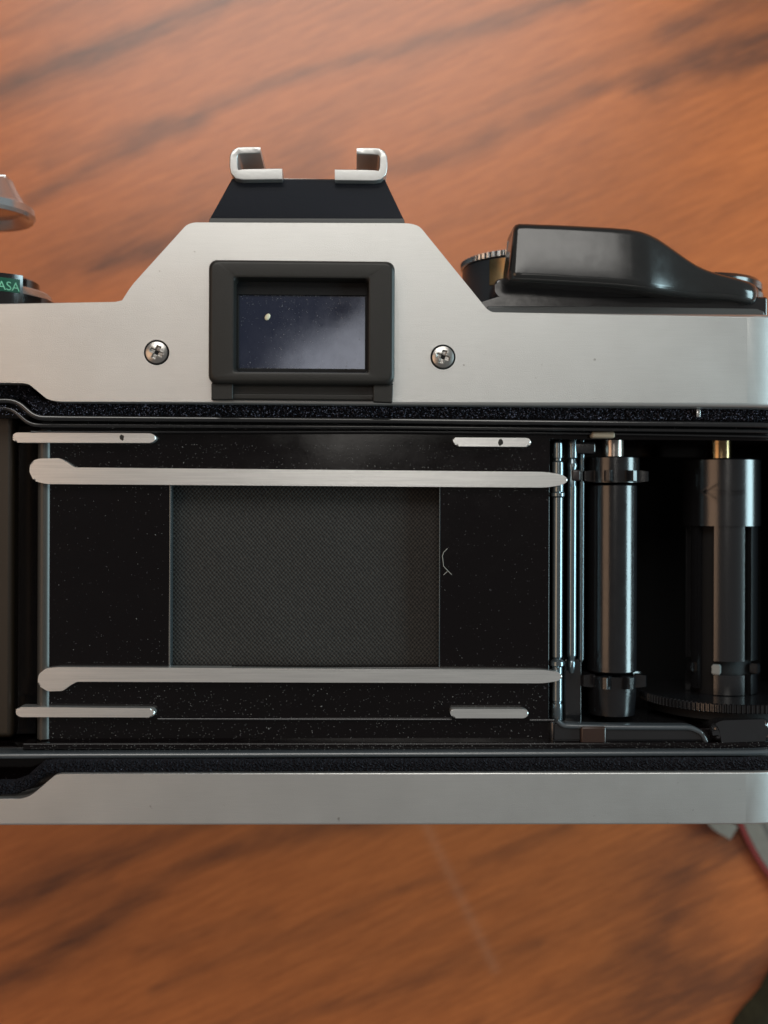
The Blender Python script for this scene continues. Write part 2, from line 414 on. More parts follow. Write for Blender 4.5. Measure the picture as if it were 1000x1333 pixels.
    o = bpy.data.objects.new('wooden_table', me); col.objects.link(o); o.location = (0, 0, TZ*S)
    o['label'] = 'reddish brown varnished wooden table top with dark slanting grain streaks under the camera'; o['category'] = 'table'
    return o
build_table()

# ================================================================== the film camera
ORG = Vector((0, 0, TZ))
root = bpy.data.objects.new('film_camera', None); col.objects.link(root); root.location = ORG*S
root.empty_display_size = .02
root['label'] = 'silver and black film camera lying lens down with its back open'; root['category'] = 'camera'

XL = -90.0
ZT = 4.0
# ---- silver top cover
T = PX([(-100, 399), (155, 400.5), (159, 391), (171, 372), (243, 292.5), (252, 289.5), (532, 290.5), (546, 294), (634, 402.5), (641, 406.5)], ZT)
T[0] = (XL, T[0][1])
T += [(XR, Y(408, ZT, 1000))]
T += [(XR, Y(531, ZT, 1000))] + PX([(75, 522.5), (62, 520), (38, 500), (30, 498.5)], ZT) + [(XL, Y(498.5, ZT, 0))]
rr = [0, 0, 0, 1.5, 1.2, 1.5, 1.5, 1.2, .5, .5, 0, 0, .8, .8, .8, .8, 0]
b = B(); b.prism(rnd(T, rr, 4), -31, ZT, bev=.75, seg=4, cuts=ECUTS, f=endcurve)
top_cover = b.build('top_cover', m_silver, root, smooth=32)
# ---- silver bottom cover
T = [(XL, Y(1040.5, ZT, 0))] + PX([(36, 1040), (72, 1009), (80, 1007.5)], ZT) + [(XR, Y(1005.5, ZT, 1000)), (XR, Y(1074, ZT, 1000)), (XL, Y(1073, ZT, 0))]
b = B(); b.prism(rnd(T, [0, 1.4, 1.2, .5, 0, 0, 0], 6), -31, ZT, bev=.28, seg=4, cuts=ECUTS, f=endcurve)
bottom_cover = b.build('bottom_cover', m_silver, root, smooth=32)

# ---- black casting with the gate and the chamber openings
ZF = -1.2
gx0, gx1 = X(222, ZF), X(572, ZF); gy1, gy0 = Y(631, ZF, 400), Y(868, ZF, 400)
cx0 = X(52, ZF); cx1 = X(716, ZF)
yt = Y(573, ZF, 850); yb = Y(948, ZF, 850); ytl = Y(545, ZF, 20); ybl = Y(972, ZF, 20)
yT, yB = Y(505, ZF), Y(1035, ZF)
xs = [XL, X(-240, ZF), cx0, gx0, gx1, cx1, XR-1.8, XR-.7]
ys = [yB, ybl, yb, gy0, gy1, yt, ytl, yT]
t = bmesh.new(); V = {}
def gv(i, j):
    if (i, j) not in V: V[i, j] = t.verts.new((xs[i], ys[j], ZF))
    return V[i, j]
def solid(i, j):
    if i == 1 and 1 <= j <= 5: return False       # left chamber
    if i == 3 and j == 3: return False            # gate
    if i == 5 and 2 <= j <= 4: return False       # right chamber
    return True
for i in range(7):
    for j in range(7):
        if solid(i, j): t.faces.new([gv(i, j), gv(i+1, j), gv(i+1, j+1), gv(i, j+1)])
edges = [e for e in t.edges if len(e.link_faces) == 1]
r = bmesh.ops.extrude_edge_only(t, edges=edges)
nv = [g for g in r['geom'] if isinstance(g, bmesh.types.BMVert)]
for v in nv: v.co.z = -30
bmesh.ops.remove_doubles(t, verts=t.verts, dist=1e-5)
for c in ECUTS: bmesh.ops.bisect_plane(t, geom=t.verts[:]+t.edges[:]+t.faces[:], plane_co=(c, 0, 0), plane_no=(1, 0, 0), dist=1e-5)
be = [e for e in t.edges if len(e.link_faces) == 2 and abs(e.verts[0].co.z-ZF) < 1e-6 and abs(e.verts[1].co.z-ZF) < 1e-6 and e.calc_face_angle(0) > 1]
bmesh.ops.bevel(t, geom=be, offset=.22, segments=3, affect='EDGES', profile=.5)
b = B(); b.merge(t, lambda co: endcurve(co) if co.z > -5 else Vector(co))
# back of the chambers, front wall of the body
b.box(XL, XR-.7, yB, yT, -33, -30)
body = b.build('body_casting', m_black, root, smooth=45)

# front lens barrel and mount below the body (what it lies on)
lb = B()
def lathe_z(b, cx, cy, prof, n=72, rf=None):
    rows = [[b.bm.verts.new((cx+r_*math.cos(2*PI*i/n), cy+r_*math.sin(2*PI*i/n), z)) for i in range(n)] for z, r_ in prof]
    for a_, c_ in zip(rows, rows[1:]):
        for i in range(n): b.bm.faces.new([a_[i], a_[(i+1) % n], c_[(i+1) % n], c_[i]])
    b.bm.faces.new(rows[0][::-1]); b.bm.faces.new(rows[-1])
gcx = (gx0+gx1)/2; gcy = (gy0+gy1)/2
lathe_z(lb, gcx, gcy, [(TZ+.05, 27), (TZ+6, 29), (TZ+14, 29), (TZ+15, 31), (TZ+32, 31), (TZ+33, 29), (-42, 29), (-42, 32), (-33, 32)])
lb.build('lens_barrel', m_gloss, root)

# ---- rolled lip of the cassette chamber, and its hollow
b = B(); xl = X(57, ZF)
b.tube([(xl, Y(560, ZF, 57), ZF-.55), (xl, Y(962, ZF, 57), ZF-.55)], .95, n=24)
b.build('chamber_lip', mat('highlit_black_lip', (.030, .028, .024), rough=.42, spec=.6), root, smooth=60)  # grey-brown base stands in for the window gloss on the lip
b = B(); ccx = (X(-240, ZF)+cx0)/2; rc = (cx0-X(-240, ZF))/2-.1
prof = [(ytl-.6, rc*.92), (Y(912, -12, 10), rc*.92), (Y(914, -12, 10), rc*.86), (ybl+.6, rc*.86)]
b.lathe_y(ccx, -7, prof, n=40, a0=PI*.5, a1=PI*1.5)
b.lathe_y(ccx, -7, [(ytl-.6, rc*.92), (ytl-.6, 1)], n=40, a0=PI*.5, a1=PI*1.5)
b.lathe_y(ccx, -7, [(ybl+.6, rc*.86), (ybl+.6, 1)], n=40, a0=PI*.5, a1=PI*1.5)
b.build('cassette_chamber', m_gloss, root, smooth=60)
# block of the hinge side seen at the very left: film cassette spring plate
b = B(); b.box(X(-60, -4), X(17, -4), Y(536, -4, 0), Y(962, -4, 0), -7.0, -4.2, bev=.8, seg=4)
b.build('cassette_spring_plate', mat('brown_black_plate', (.017, .013, .008), rough=.4), root)

# ---- light seals: foam in the channels
def seal(name, cpts, wpx, z, mtl, amp=.22):
    P = [Vector(W(a, c, z)[:2]) for a, c in cpts]
    # resample
    L = [0]
    for a_, c_ in zip(P, P[1:]): L.append(L[-1]+(c_-a_).length)
    n = int(L[-1]/.14); nw = int(wpx/9.75/.14)+1
    b = B(); rows = []
    for i in range(n+1):
        s_ = L[-1]*i/n; k = max(j for j in range(len(L)-1) if L[j] <= s_+1e-9)
        tt = (s_-L[k])/(L[k+1]-L[k]); p = P[k].lerp(P[k+1], tt)
        # smooth normal
        def dirn(q): return (P[min(q+1, len(P)-1)]-P[q]).normalized() if q+1 < len(P) else (P[-1]-P[-2]).normalized()
        d = dirn(k); nn = Vector((-d.y, d.x))
        row = []
        for j in range(nw+1):
            o_ = (j/nw-.5)*wpx/9.75
            e = 1-abs(2*j/nw-1)**4
            q = endcurve((p.x, p.y+o_ if abs(d.y) < .5 else p.y+o_*1.1, z-.9+e*.9+random.uniform(-amp, amp)))
            row.append(b.bm.verts.new(q))
        rows.append(row)
    for a_, c_ in zip(rows, rows[1:]):
        for j in range(nw): b.bm.faces.new([a_[j], c_[j], c_[j+1], a_[j+1]])
    return b.build(name, mtl, body, smooth=0 if amp > .1 else 60)
seal('light_seal', [(-60, 508), (24, 508.5), (34, 513), (50, 530), (62, 532), (500, 535), (1012, 539)], 21, 1.7, m_foam)
seal('light_seal', [(-60, 1027), (18, 1026.5), (36, 1020), (58, 1001), (75, 999.5), (500, 999), (1012, 997)], 19.5, 3.2, m_seal2)
dust('seal_dust', body, 1500, (X(-5, 1.9), X(1000, 1.9), Y(525, 1.9), Y(544, 1.9)), 2.0, (.018, .045), mat('blue_grey_dust', (.22, .23, .33), rough=.9))

# ---- long moulded ridges round the opening
def ridge(path, w0, z0, z1, bev, mtl=m_gloss, name='door_ridge'):
    """path in photo pixels (centre line at z1), w0 width in mm"""
    P = [Vector(W(a, c, z1)[:2]) for a, c in path]
    q = []
    for i in range(len(P)-1):
        m_ = max(1, int((P[i+1]-P[i]).length/3))
        for k in range(m_): q.append(P[i].lerp(P[i+1], k/m_))
    q.append(P[-1]); P = q
    prof = []
    n = 4
    for k in range(n+1): prof.append((-w0/2+bev*(1-math.cos(PI/2*k/n)), z1-bev*(1-math.sin(PI/2*k/n))))
    for k in range(n, -1, -1): prof.append((w0/2-bev*(1-math.cos(PI/2*k/n)), z1-bev*(1-math.sin(PI/2*k/n))))
    prof = [(-w0/2, z0)]+prof+[(w0/2, z0)]
    b = B(); rows = []
    for i, p in enumerate(P):
        d = (P[min(i+1, len(P)-1)]-P[max(i-1, 0)]).normalized(); nn = Vector((-d.y, d.x))
        rows.append([b.bm.verts.new(endcurve((p.x+nn.x*a_, p.y+nn.y*a_, z_))) for a_, z_ in prof])
    for a_, c_ in zip(rows, rows[1:]):
        for j in range(len(prof)-1): b.bm.faces.new([a_[j], a_[j+1], c_[j+1], c_[j]])
    b.bm.faces.new(rows[0]); b.bm.faces.new(rows[-1][::-1])
    return b.build(name, mtl, body, smooth=50)
def smoothpath(pts, n=4):
    out = [pts[0]]
    for i in range(1, len(pts)-1):
        a, p, c = Vector(pts[i-1]), Vector(pts[i]), Vector(pts[i+1])
        r_ = min(12, (a-p).length*.45, (c-p).length*.45)
        s0 = p+(a-p).normalized()*r_; s1 = p+(c-p).normalized()*r_
        for k in range(n+1):
            t_ = k/n; q = s0*(1-t_)**2+p*2*t_*(1-t_)+s1*t_*t_; out.append((q.x, q.y))
    return out+[pts[-1]]
ridge(smoothpath([(-60, 521), (20, 521), (45, 543.5), (500, 547), (1010, 553)]), .75, ZF-1, 2.2, .34)
ridge(smoothpath([(-60, 531), (14, 531), (38, 553), (500, 555.5), (1010, 561)]), .55, ZF-1, 1.2, .22)
ridge(smoothpath([(40, 562), (500, 561.5), (700, 563), (1010, 568)]), .35, ZF-1, .2, .16)
m_edge = mat('highlit_black_edge', (.045, .052, .058), rough=.24, spec=1.0)  # blue-grey base paints part of the highlight along these edges
ridge(smoothpath([(-60, 985), (1010, 981)]), .8, ZF-1, 2.0, .39, m_edge)
ridge(smoothpath([(30, 972), (1010, 971.5)]), .95, ZF-1, .5, .25, m_black)
ridge([(205, 936.5), (588, 937)], .32, ZF-1, -.75, .14)
ridge([(690, 938), (722, 938)], .32, ZF-1, -.75, .14)

# lower right film channel ledge
b = B()
z = -.6
b.prism(rnd(PX([(716, 938), (726, 938), (733, 944), (755, 945), (760, 947), (905, 947), (918, 955), (922, 968), (716, 968)], z), .4, 3), -14, z, bev=.6, seg=6)
b.build('film_guide_ledge', m_gloss, body, smooth=50)
ridge(smoothpath([(726, 939), (733, 945.5), (757, 946.5), (790, 947.5), (900, 948), (915, 955), (920, 966)]), .75, -2, -.2, .37, m_edge)  # added ridge that draws the bright highlight line on the ledge
b = B(); b.box(X(757, 0), X(790, 0), Y(946, 0, 770), Y(975, 0, 770), -2, .1, bev=.3, seg=3)
b.build('guide_block', mat('brown_black_block', (.028, .014, .010), rough=.28), body, smooth=50)
b = B(); z = .4
b.prism(rnd(PX([(926, 946), (938, 938), (1010, 937), (1012, 966), (930, 967)], z), 1.6, 6), -8, z, bev=1.0, seg=7, f=endcurve)
b.build('guide_block', m_gloss, body, smooth=50)
b = B(); b.box(X(770, .6), X(801, .6), Y(562, .6, 785), Y(570, .6, 785), -1, .45, bev=.3, seg=3); b.build('felt_pad', m_tan, body, smooth=60)
b = B(); b.box(X(906, 2.4), X(911.5, 2.4), Y(532, 2.4, 908), Y(543, 2.4, 908), 0, 2.4, bev=.12); b.build('seal_clip', m_chrome, body)

# ---- guide rails
def rail(name, pts, r, z1, bev=.24, z0=-2.2):
    b = B(); b.prism(rnd(PX(pts, z1), r, 5), z0, z1, bev=bev, seg=3); return b.build(name, m_rail, root, smooth=40)
rail('outer_guide_rail', [(20, 563), (198, 564), (205, 570), (198, 576.5), (20, 576), (14, 569)], .6, .15)
rail('outer_guide_rail', [(590, 569.5), (688, 570), (693, 575.5), (688, 581.5), (595, 581), (590, 575)], .6, .15)
rail('outer_guide_rail', [(24, 920.5), (198, 922), (203, 928), (198, 934), (25, 933.5), (18, 927)], .6, .15)
rail('outer_guide_rail', [(587, 923), (684, 923), (690, 928.5), (684, 935), (590, 935), (586, 929)], .6, .15)
rail('film_rail', [(40, 601), (50, 597), (78, 596.5), (88, 602), (97, 608.5), (712, 614.3), (734, 618.5), (741, 625), (733, 631), (712, 634.7), (60, 630), (44, 626), (38, 614)], [.4, .4, .4, .3, .4, 1.2, .6, .4, .6, 1.2, .5, .4, .4], 0.0)
rail('film_rail', [(50, 878), (60, 870), (75, 868.5), (708, 872), (727, 875), (734, 880.5), (727, 886.5), (708, 889.5), (100, 887.5), (90, 893), (82, 899.5), (62, 900), (49, 892)], [.4, .4, .4, 1.2, .6, .4, .6, 1.2, .3, .3, .4, .4, .4], 0.0)
# small chips on the rails (worn paint marks)
def mark(px, py, z, r_, mtl=m_eye):
    b = B(); c_ = W(px, py, z); pts = [(c_.x+r_*(1+random.uniform(-.35, .35))*math.cos(a_*.7), c_.y+r_*1.4*(1+random.uniform(-.3, .3))*math.sin(a_*.7)) for a_ in range(9)]
    b.prism(pts, z-.05, z+.02); b.build('paint_chip', mtl, root, smooth=0)
mark(159, 569.5, .15, .30); mark(652, 576, .15, .32)

# ---- shutter curtain behind the gate
b = B(); n = 40; zc = -3.4
vs = []
for j in range(n+1):
    for i in range(n+1):
        x = gx0-2+(gx1-gx0+4)*i/n; y = gy0-2+(gy1-gy0+4)*j/n
        vs.append((x, y, zc+.18*math.sin(PI*i/n)+.05*math.sin(5*PI*i/n+j*.2)))
b.faces(vs, [(j*(n+1)+i, j*(n+1)+i+1, (j+1)*(n+1)+i+1, (j+1)*(n+1)+i) for j in range(n) for i in range(n)])
b.build('shutter_curtain', m_cloth, root, smooth=60)
# thin steel-coloured strips added to draw the glints on the gate edges
b = B(); b.box(gx0-.16, gx0+.1, gy0, gy1, ZF-1.6, ZF+.05, bev=.06); b.build('gate_glint_strip', m_rod, root)
b = B(); b.box(gx1-.02, gx1+.10, gy0, gy1, ZF-1.6, ZF+.03, bev=.04); b.build('gate_glint_strip', m_rod, root)

# ---- chamber walls are part of casting; add the curved spool chamber
b = B(); scx = X(950, -12, 750); 
b.lathe_y(X(925, -12), -12, [(Y(590, -20), 15.5), (Y(935, -20), 15.5)], n=40, a0=PI*.5, a1=PI*1.5)
b.build('spool_chamber', m_deep, root, smooth=60)

# ---- rods beside the sprocket
def rod(px, z, prof, name='guide_roller', mtl=m_rod, n=28):
    b = B(); b.lathe_y(X(px, z), z, [(Y(p, z, px), r_) for p, r_ in prof], n=n); return b.build(name, mtl, root, smooth=35)
rod(726, -1.6, [(575, .35), (577, .62), (596, .66), (597, .5), (600, .5), (602, .78), (612, .8), (640, .8), (642, .95), (646, .95), (648, .72), (855, .72), (857, .55), (861, .95), (866, .95), (868, .7), (912, .72), (913, .6), (915, .6), (916, .74), (936, .76), (940, .5)])
rod(744.5, -3.2, [(574, .6), (580, .72), (596, .72), (598, .5), (602, .6), (606, .75), (612, .6), (632, .6), (634, .66), (852, .66), (856, .5), (860, .42), (862, .55), (870, .5), (876, .3)])
rod(757, -4.6, [(575, .4), (630, .4), (632, .42), (858, .42), (862, .2)])
b = B(); b.box(X(745, -3), X(775, -3), Y(575, -3, 760), Y(591, -3, 760), -6, -2.6, bev=.4, seg=3); b.build('roller_bracket', m_gloss, root, smooth=50)
b = B(); b.box(X(745, -2), X(757, -2), Y(611, -2, 750), Y(626, -2, 750), -6, -2.4, bev=.3, seg=3); b.build('roller_bracket', mat('brown_plastic', (.02, .013, .013), rough=.3), root, smooth=50)
b = B(); b.box(X(735, -4), X(760, -4), Y(858, -4, 750), Y(945, -4, 750), -9, -4.5, bev=.4, seg=3); b.build('roller_bracket', m_gloss, root, smooth=50)

# ---- film sprocket
scx, scz = X(797, -6), -6.0
sy = lambda p: Y(p, scz+3.4, 797)
b = B(); b.lathe_y(scx, scz, [(sy(630), 3.2), (sy(632), 3.42), (sy(876), 3.42), (sy(878), 3.2)], n=64)
sprocket = b.build('film_sprocket', m_roller, root, smooth=30)
b = B(); b.lathe_y(scx, scz, [(sy(572), 1.55), (sy(596), 1.55)], n=32); b.build('spindle', mat('sprocket_spindle', (.45, .40, .36), rough=.25, metal=.9), sprocket)
def toothed(y0, y1, yt0, yt1, r0, taper=0, ph=0):
    b = B()
    b.lathe_y(scx, scz, [(y0, r0-.15), (y0-.15*(1 if y0 > y1 else -1), r0), (y1, r0-taper)], n=64)
    for k in range(8):
        a_ = ph+k*PI/4
        c_, s_ = math.cos(a_), math.sin(a_)
        pr = [(r0-.4, .66), (r0+.3, .62), (r0+1.05, .40), (r0+1.25, .28)]
        loops = []
        for rr_, hw in pr:
            h = (yt1-yt0)/2*(1 if rr_ < r0+.5 else .88); m_ = (yt0+yt1)/2
            loops.append([(scx+rr_*s_+hw*u*c_, m_+v_*h, scz+rr_*c_-hw*u*s_) for u, v_ in ((-1, -1), (1, -1), (1, 1), (-1, 1))])
        b.loft(loops, close_last=True)
    return b
toothed(sy(594), sy(628), sy(627), sy(612), 3.75, 0, .42).build('toothed_wheel', m_roller, sprocket, smooth=30)
toothed(sy(882), sy(934), sy(897), sy(880), 3.55, .35, .35).build('toothed_wheel', m_roller, sprocket, smooth=30)

# ---- take-up spool
tcx, tcz = X(939, -12), -12.0
ty = lambda p, r_=5.5: Y(p, tcz+r_, 939)
b = B(); b.lathe_y(tcx, tcz, [(ty(596), 5.3), (ty(598), 5.6), (ty(685), 5.6), (ty(685.2), 4.6)], n=72)
spool = b.build('take_up_spool', m_spool, root, smooth=30)
b = B(); b.lathe_y(tcx, tcz, [(ty(684), 4.25), (ty(908), 4.25)], n=72); b.build('spool_core', m_deep, spool, smooth=30)  # core kept dull black to paint the shade inside the slots
# wall segments between the film slots
segs = [(-1.25, -.98), (-.52, .33), (.58, 1.32), (1.75, 2.6), (3.0, 3.8), (4.1, 4.7)]
for a0, a1 in segs:
    b = B()
    for yy0, yy1, in ((684, 862), (880, 906)) if a1-a0 > .3 else ((684, 900),):
        R0, R1 = 4.5, 5.25
        k = max(3, int((a1-a0)*14)); loops = []
        for i in range(k+1):
            a_ = a0+(a1-a0)*i/k
            loops.append([(tcx+R_*math.sin(a_), y_, tcz+R_*math.cos(a_)) for R_, y_ in ((R0, ty(yy0)), (R1, ty(yy0)), (R1, ty(yy1)), (R0, ty(yy1)))])
        b.loft(loops, close_last=True, close_first=True)
    b.build('spool_wall', m_spool, spool, smooth=35)
# the small catches at the foot of the slots
for a_ in (-.45, .80, -1.2, 2.2, 3.6):
    b = B(); t = bmesh.new(); bmesh.ops.create_cube(t, size=1)
    bmesh.ops.bevel(t, geom=t.edges[:], offset=.12, segments=2, affect='EDGES')
    c_, s_ = math.cos(a_), math.sin(a_)
    y0, y1 = ty(866), ty(879)
    b.merge(t, lambda co: Vector((tcx+(5.2+co.z*1.2)*s_+co.x*1.2*c_, (y0+y1)/2+co.y*(y0-y1), tcz+(5.2+co.z*1.2)*c_-co.x*1.2*s_)))
    b.build('film_catch', mat('catch_grey', (.20, .22, .22), rough=.3) if a_ == -.45 else m_spool, spool)
b = B(); b.lathe_y(tcx-.3, tcz, [(ty(570, 2), 1.8), (ty(599, 2), 1.8)], n=32); b.build('spindle', m_brass, spool)
# knurled flange
fr = 12.3; fy0, fy1 = Y(918, tcz+fr, 950), Y(930, tcz+fr, 950)
fcx = X(945, tcz)
b = B(); n = 480
kn = lambda a_: 1+.011*(1 if int(round(a_/(2*PI)*n)) % 4 < 2 else -1)
b.lathe_y(fcx, tcz, [(fy0, fr-.2), (fy0-.1, fr), (fy1+.1, fr), (fy1, fr-.2)], n=n, rf=kn)
b.build('knurled_flange', m_spool, spool, smooth=20)
b = B(); b.lathe_y(fcx, tcz, [(fy1, 11.2), (fy1-1.2, 11.2)], n=64); b.build('lower_flange', m_deep, spool)
# embossed arrow pointing left, wrapped on the drum
def wrap(x, y, r_): a_ = (x-tcx)/5.6; return (tcx+r_*math.sin(a_), y, tcz+r_*math.cos(a_))
ay = ty(640); b = B()
def stroke(p, q, wd):
    p = Vector(p); q = Vector(q); L = (q-p).length; d = (q-p)/L; nn = Vector((-d.y, d.x))*wd
    loops = []
    for k in range(7):
        c_ = p.lerp(q, k/6)
        loops.append([wrap(c_.x+nn.x, c_.y+nn.y, 5.5), wrap(c_.x+nn.x*.6, c_.y+nn.y*.6, 6.05), wrap(c_.x-nn.x*.6, c_.y-nn.y*.6, 6.05), wrap(c_.x-nn.x, c_.y-nn.y, 5.5)])
    b.loft(loops, close_last=True, close_first=True)
ax = tcx-4.6
stroke((ax, ay), (ax+2.3, ay+1.35), .22); stroke((ax, ay), (ax+2.3, ay-1.35), .22)
stroke((ax+1.5, ay+.25), (ax+5.9, ay+.18), .1); stroke((ax+1.5, ay-.25), (ax+5.9, ay-.18), .1)
stroke((ax+.9, ay+.3), (ax+2.3, ay+.95), .1); stroke((ax+.9, ay-.3), (ax+2.3, ay-.95), .1)
b.build('arrow_mark', m_spool, spool, smooth=30)

# ---- eyepiece
def rp(x0, x1, y0, y1, z, rad, n=6): return rrect(X(x0, z, 420), X(x1, z, 420), Y(y1, z, 390), Y(y0, z, 390), rad, n)
b = B(); z1 = 6.8
o0 = rp(271, 514, 338, 500, z1, 1.1); i0 = rp(305, 479.5, 362, 484, z1, .55)
def ins(l, d):
    cx_ = sum(p[0] for p in l)/len(l); cy_ = sum(p[1] for p in l)/len(l)
    hx = max(abs(p[0]-cx_) for p in l); hy = max(abs(p[1]-cy_) for p in l)
    return [(cx_+(p[0]-cx_)*(hx-d)/hx, cy_+(p[1]-cy_)*(hy-d)/hy) for p in l]
b.loft([L3(o0, 3.8), L3(o0, z1-.6), L3(ins(o0, .08), z1-.3), L3(ins(o0, .28), z1-.08), L3(ins(o0, .55), z1), L3(ins(i0, -.35), z1), L3(ins(i0, -.1), z1-.08), L3(i0, z1-.35), L3(ins(i0, .1), 5.4), L3(ins(i0, .3), 3.3)])
eye = b.build('eyepiece_frame', m_eye, root, smooth=50)
b = B(); b.prism(ins(i0, .02), 4.1, 4.75, bev=.1); b.build('eyepiece_glass', m_glass, eye)
b = B()   # black masks; the wide upper one paints the frame's inner shade
gi = ins(i0, .1); gx_0 = min(p[0] for p in gi); gx_1 = max(p[0] for p in gi); gy_0 = min(p[1] for p in gi); gy_1 = max(p[1] for p in gi)
b.box(gx_0, gx_1, gy_1-1.75, gy_1, 4.6, 5.05, bev=.1)
b.box(gx_0, gx_1, gy_0, gy_0+.55, 4.6, 5.1, bev=.1)
b.box(gx_0, gx_0+.35, gy_0+.55, gy_1-1.75, 4.6, 5.1, bev=.1)
b.box(gx_1-.3, gx_1, gy_0+.55, gy_1-1.75, 4.6, 5.1, bev=.1)
b.build('optic_shade_mask', m_deep, eye)
# foot of the frame
b = B(); zz = 5.4
b.prism(PX([(276, 498), (512, 499), (511, 522), (275, 520)], 4.9), 3.8, 4.9, bev=.2)
b.prism(PX([(303, 512), (486, 513.5), (486, 521), (303, 519.5)], 5.3), 4.7, 5.3, bev=.15)
b.prism(rnd(PX([(275, 499), (303, 499), (303, 520), (275, 520)], 6), .2, 3), 4.7, 6.0, bev=.1)
b.prism(rnd(PX([(486, 501), (512, 501), (511, 524), (486, 523)], 6), .2, 3), 4.7, 6.0, bev=.1)
b.build('eyepiece_foot', m_eye, eye, smooth=50)
dust('glass_dust', eye, 650, (gx_0+.5, gx_1-.4, gy_0+.6, gy_1-1.8), 4.78, (.014, .042), mat('glass_haze_dust', (.20, .20, .21), rough=.9), edge=.65)
b = B(); c_ = W(349, 414, 3.95); t = bmesh.new(); bmesh.ops.create_icosphere(t, subdivisions=2, radius=.36)
b.merge(t, lambda co: Vector((c_.x+co.x+co.y*.35, c_.y+co.y*1.25, 4.8+co.z*.35))); b.build('paint_fleck', m_yspeck, eye)

# ---- screws
m_screw = mat('screw_steel', (.42, .41, .39), rough=.28, metal=.95, bump=.2, bscale=4)
def screw(px, py, rot):
    c_ = W(px, py, ZT+.3); b = B(); R = 1.52; n, k = 64, 26
    rows = []
    for j in range(k+1):
        rr_ = R*j/k; row = []
        for i in range(n):
            a_ = 2*PI*i/n; x, y = rr_*math.cos(a_), rr_*math.sin(a_)
            z = ZT+.42-.30*(rr_/R)**2.4
            if rr_ > R*.93: z -= (rr_-R*.93)/(R*.07)*.35
            xr, yr = x*math.cos(rot)-y*math.sin(rot), x*math.sin(rot)+y*math.cos(rot)
            arm = min(abs(xr), abs(yr)); ln = max(abs(xr), abs(yr))
            cut = max(0, min(1, (.30-arm*1.0)/.09))*max(0, min(1, (.92-ln)/.12))
            core = max(0, min(1, (.42-rr_)/.2))
            z -= .42*max(cut*(1-.35*ln), core)
            row.append(b.bm.verts.new((c_.x+x, c_.y+y, z)))
        rows.append(row)
    for a_, d_ in zip(rows, rows[1:]):
        for i in range(n): 
            f = [a_[i], d_[i], d_[(i+1) % n], a_[(i+1) % n]]
            b.bm.faces.new(f)
    s_ = b.build('screw', m_screw, top_cover, smooth=30)
    b = B(); lathe_z(b, c_.x, c_.y, [(ZT-.1, 1.60), (ZT+.012, 1.60), (ZT+.03, 1.70), (ZT+.02, 1.86), (ZT-.1, 1.9)], n=48)
    b.build('countersink', m_silver, s_, smooth=50)
    b = B(); lathe_z(b, c_.x, c_.y, [(ZT-.1, 1.66), (ZT+.035, 1.66)], n=48); b.build('seat_shadow_gap', m_deep, s_)
screw(203.5, 458.5, .45); screw(577, 464.5, .3)

# ---- accessory shoe on the prism
b = B(); z = -3.0
b.prism(rnd(PX([(302, 232), (501, 233), (527, 288), (527, 300), (272, 300), (272, 287)], z), .1, 2), -26, z, bev=.18)
shoe = b.build('accessory_shoe', m_shoe, root, smooth=40)
b = B(); b.prism(PX([(273.5, 283.5), (525.5, 284), (529, 300), (269, 300)], z+.5), -24, z+.55, bev=.2); b.build('shoe_trim', m_grey, shoe)
def shoe_rail(m_):
    z = -1.6; F = (lambda a: a) if m_ == 0 else (lambda a: 803.5-a)
    off = 1.2 if m_ else 0
    # centre line of the bent sheet and its thickness in photo pixels
    line = [(367.5, 226.2, 7.4), (350, 226.3, 7.4), (330, 226.6, 7.4), (316, 226.9, 7.2), (309, 226.5, 6.4), (305.5, 223, 5.6), (304.2, 217, 5.3), (304, 210, 5.2), (304.2, 203, 5.0), (306.5, 198.3, 4.9), (311, 195.8, 4.7), (318, 195.2, 4.5), (328, 195.1, 4.4), (339, 195, 4.2)]
    P = [Vector((W(F(a), c_+off, z).x, W(F(a), c_+off, z).y, h/9.75)) for a, c_, h in line]
    loops = []
    for i in range(len(P)):
        d = (P[min(i+1, len(P)-1)]-P[max(i-1, 0)]); d = Vector((d.x, d.y)).normalized(); n_ = Vector((-d.y, d.x))
        h = P[i].z; c_ = min(.12, h*.3)
        l = []
        for o_, zz in ((-h, -21), (h, -21), (h, z-c_), (h-c_*.4, z-c_*.35), (h-c_, z), (-h+c_, z), (-h+c_*.4, z-c_*.35), (-h, z-c_)):
            l.append((P[i].x+n_.x*o_, P[i].y+n_.y*o_, zz))
        loops.append(l)
    b = B(); b.loft(loops, close_last=True, close_first=True)
    b.build('shoe_rail', m_railchrome, shoe, smooth=50)
m_railchrome = mat('brushed_shoe_rail', (.50, .50, .49), rough=.30, metal=.75, bump=.1, bscale=2)
shoe_rail(0); shoe_rail(1)
b = B(); b.box(X(303, -5), X(500, -5), Y(231, -5, 400)-.3, Y(231, -5, 400)+.15, -21, -6, bev=.1); b.build('shoe_floor', m_railchrome, shoe)  # hidden plate added so the rail undersides reflect something brighter

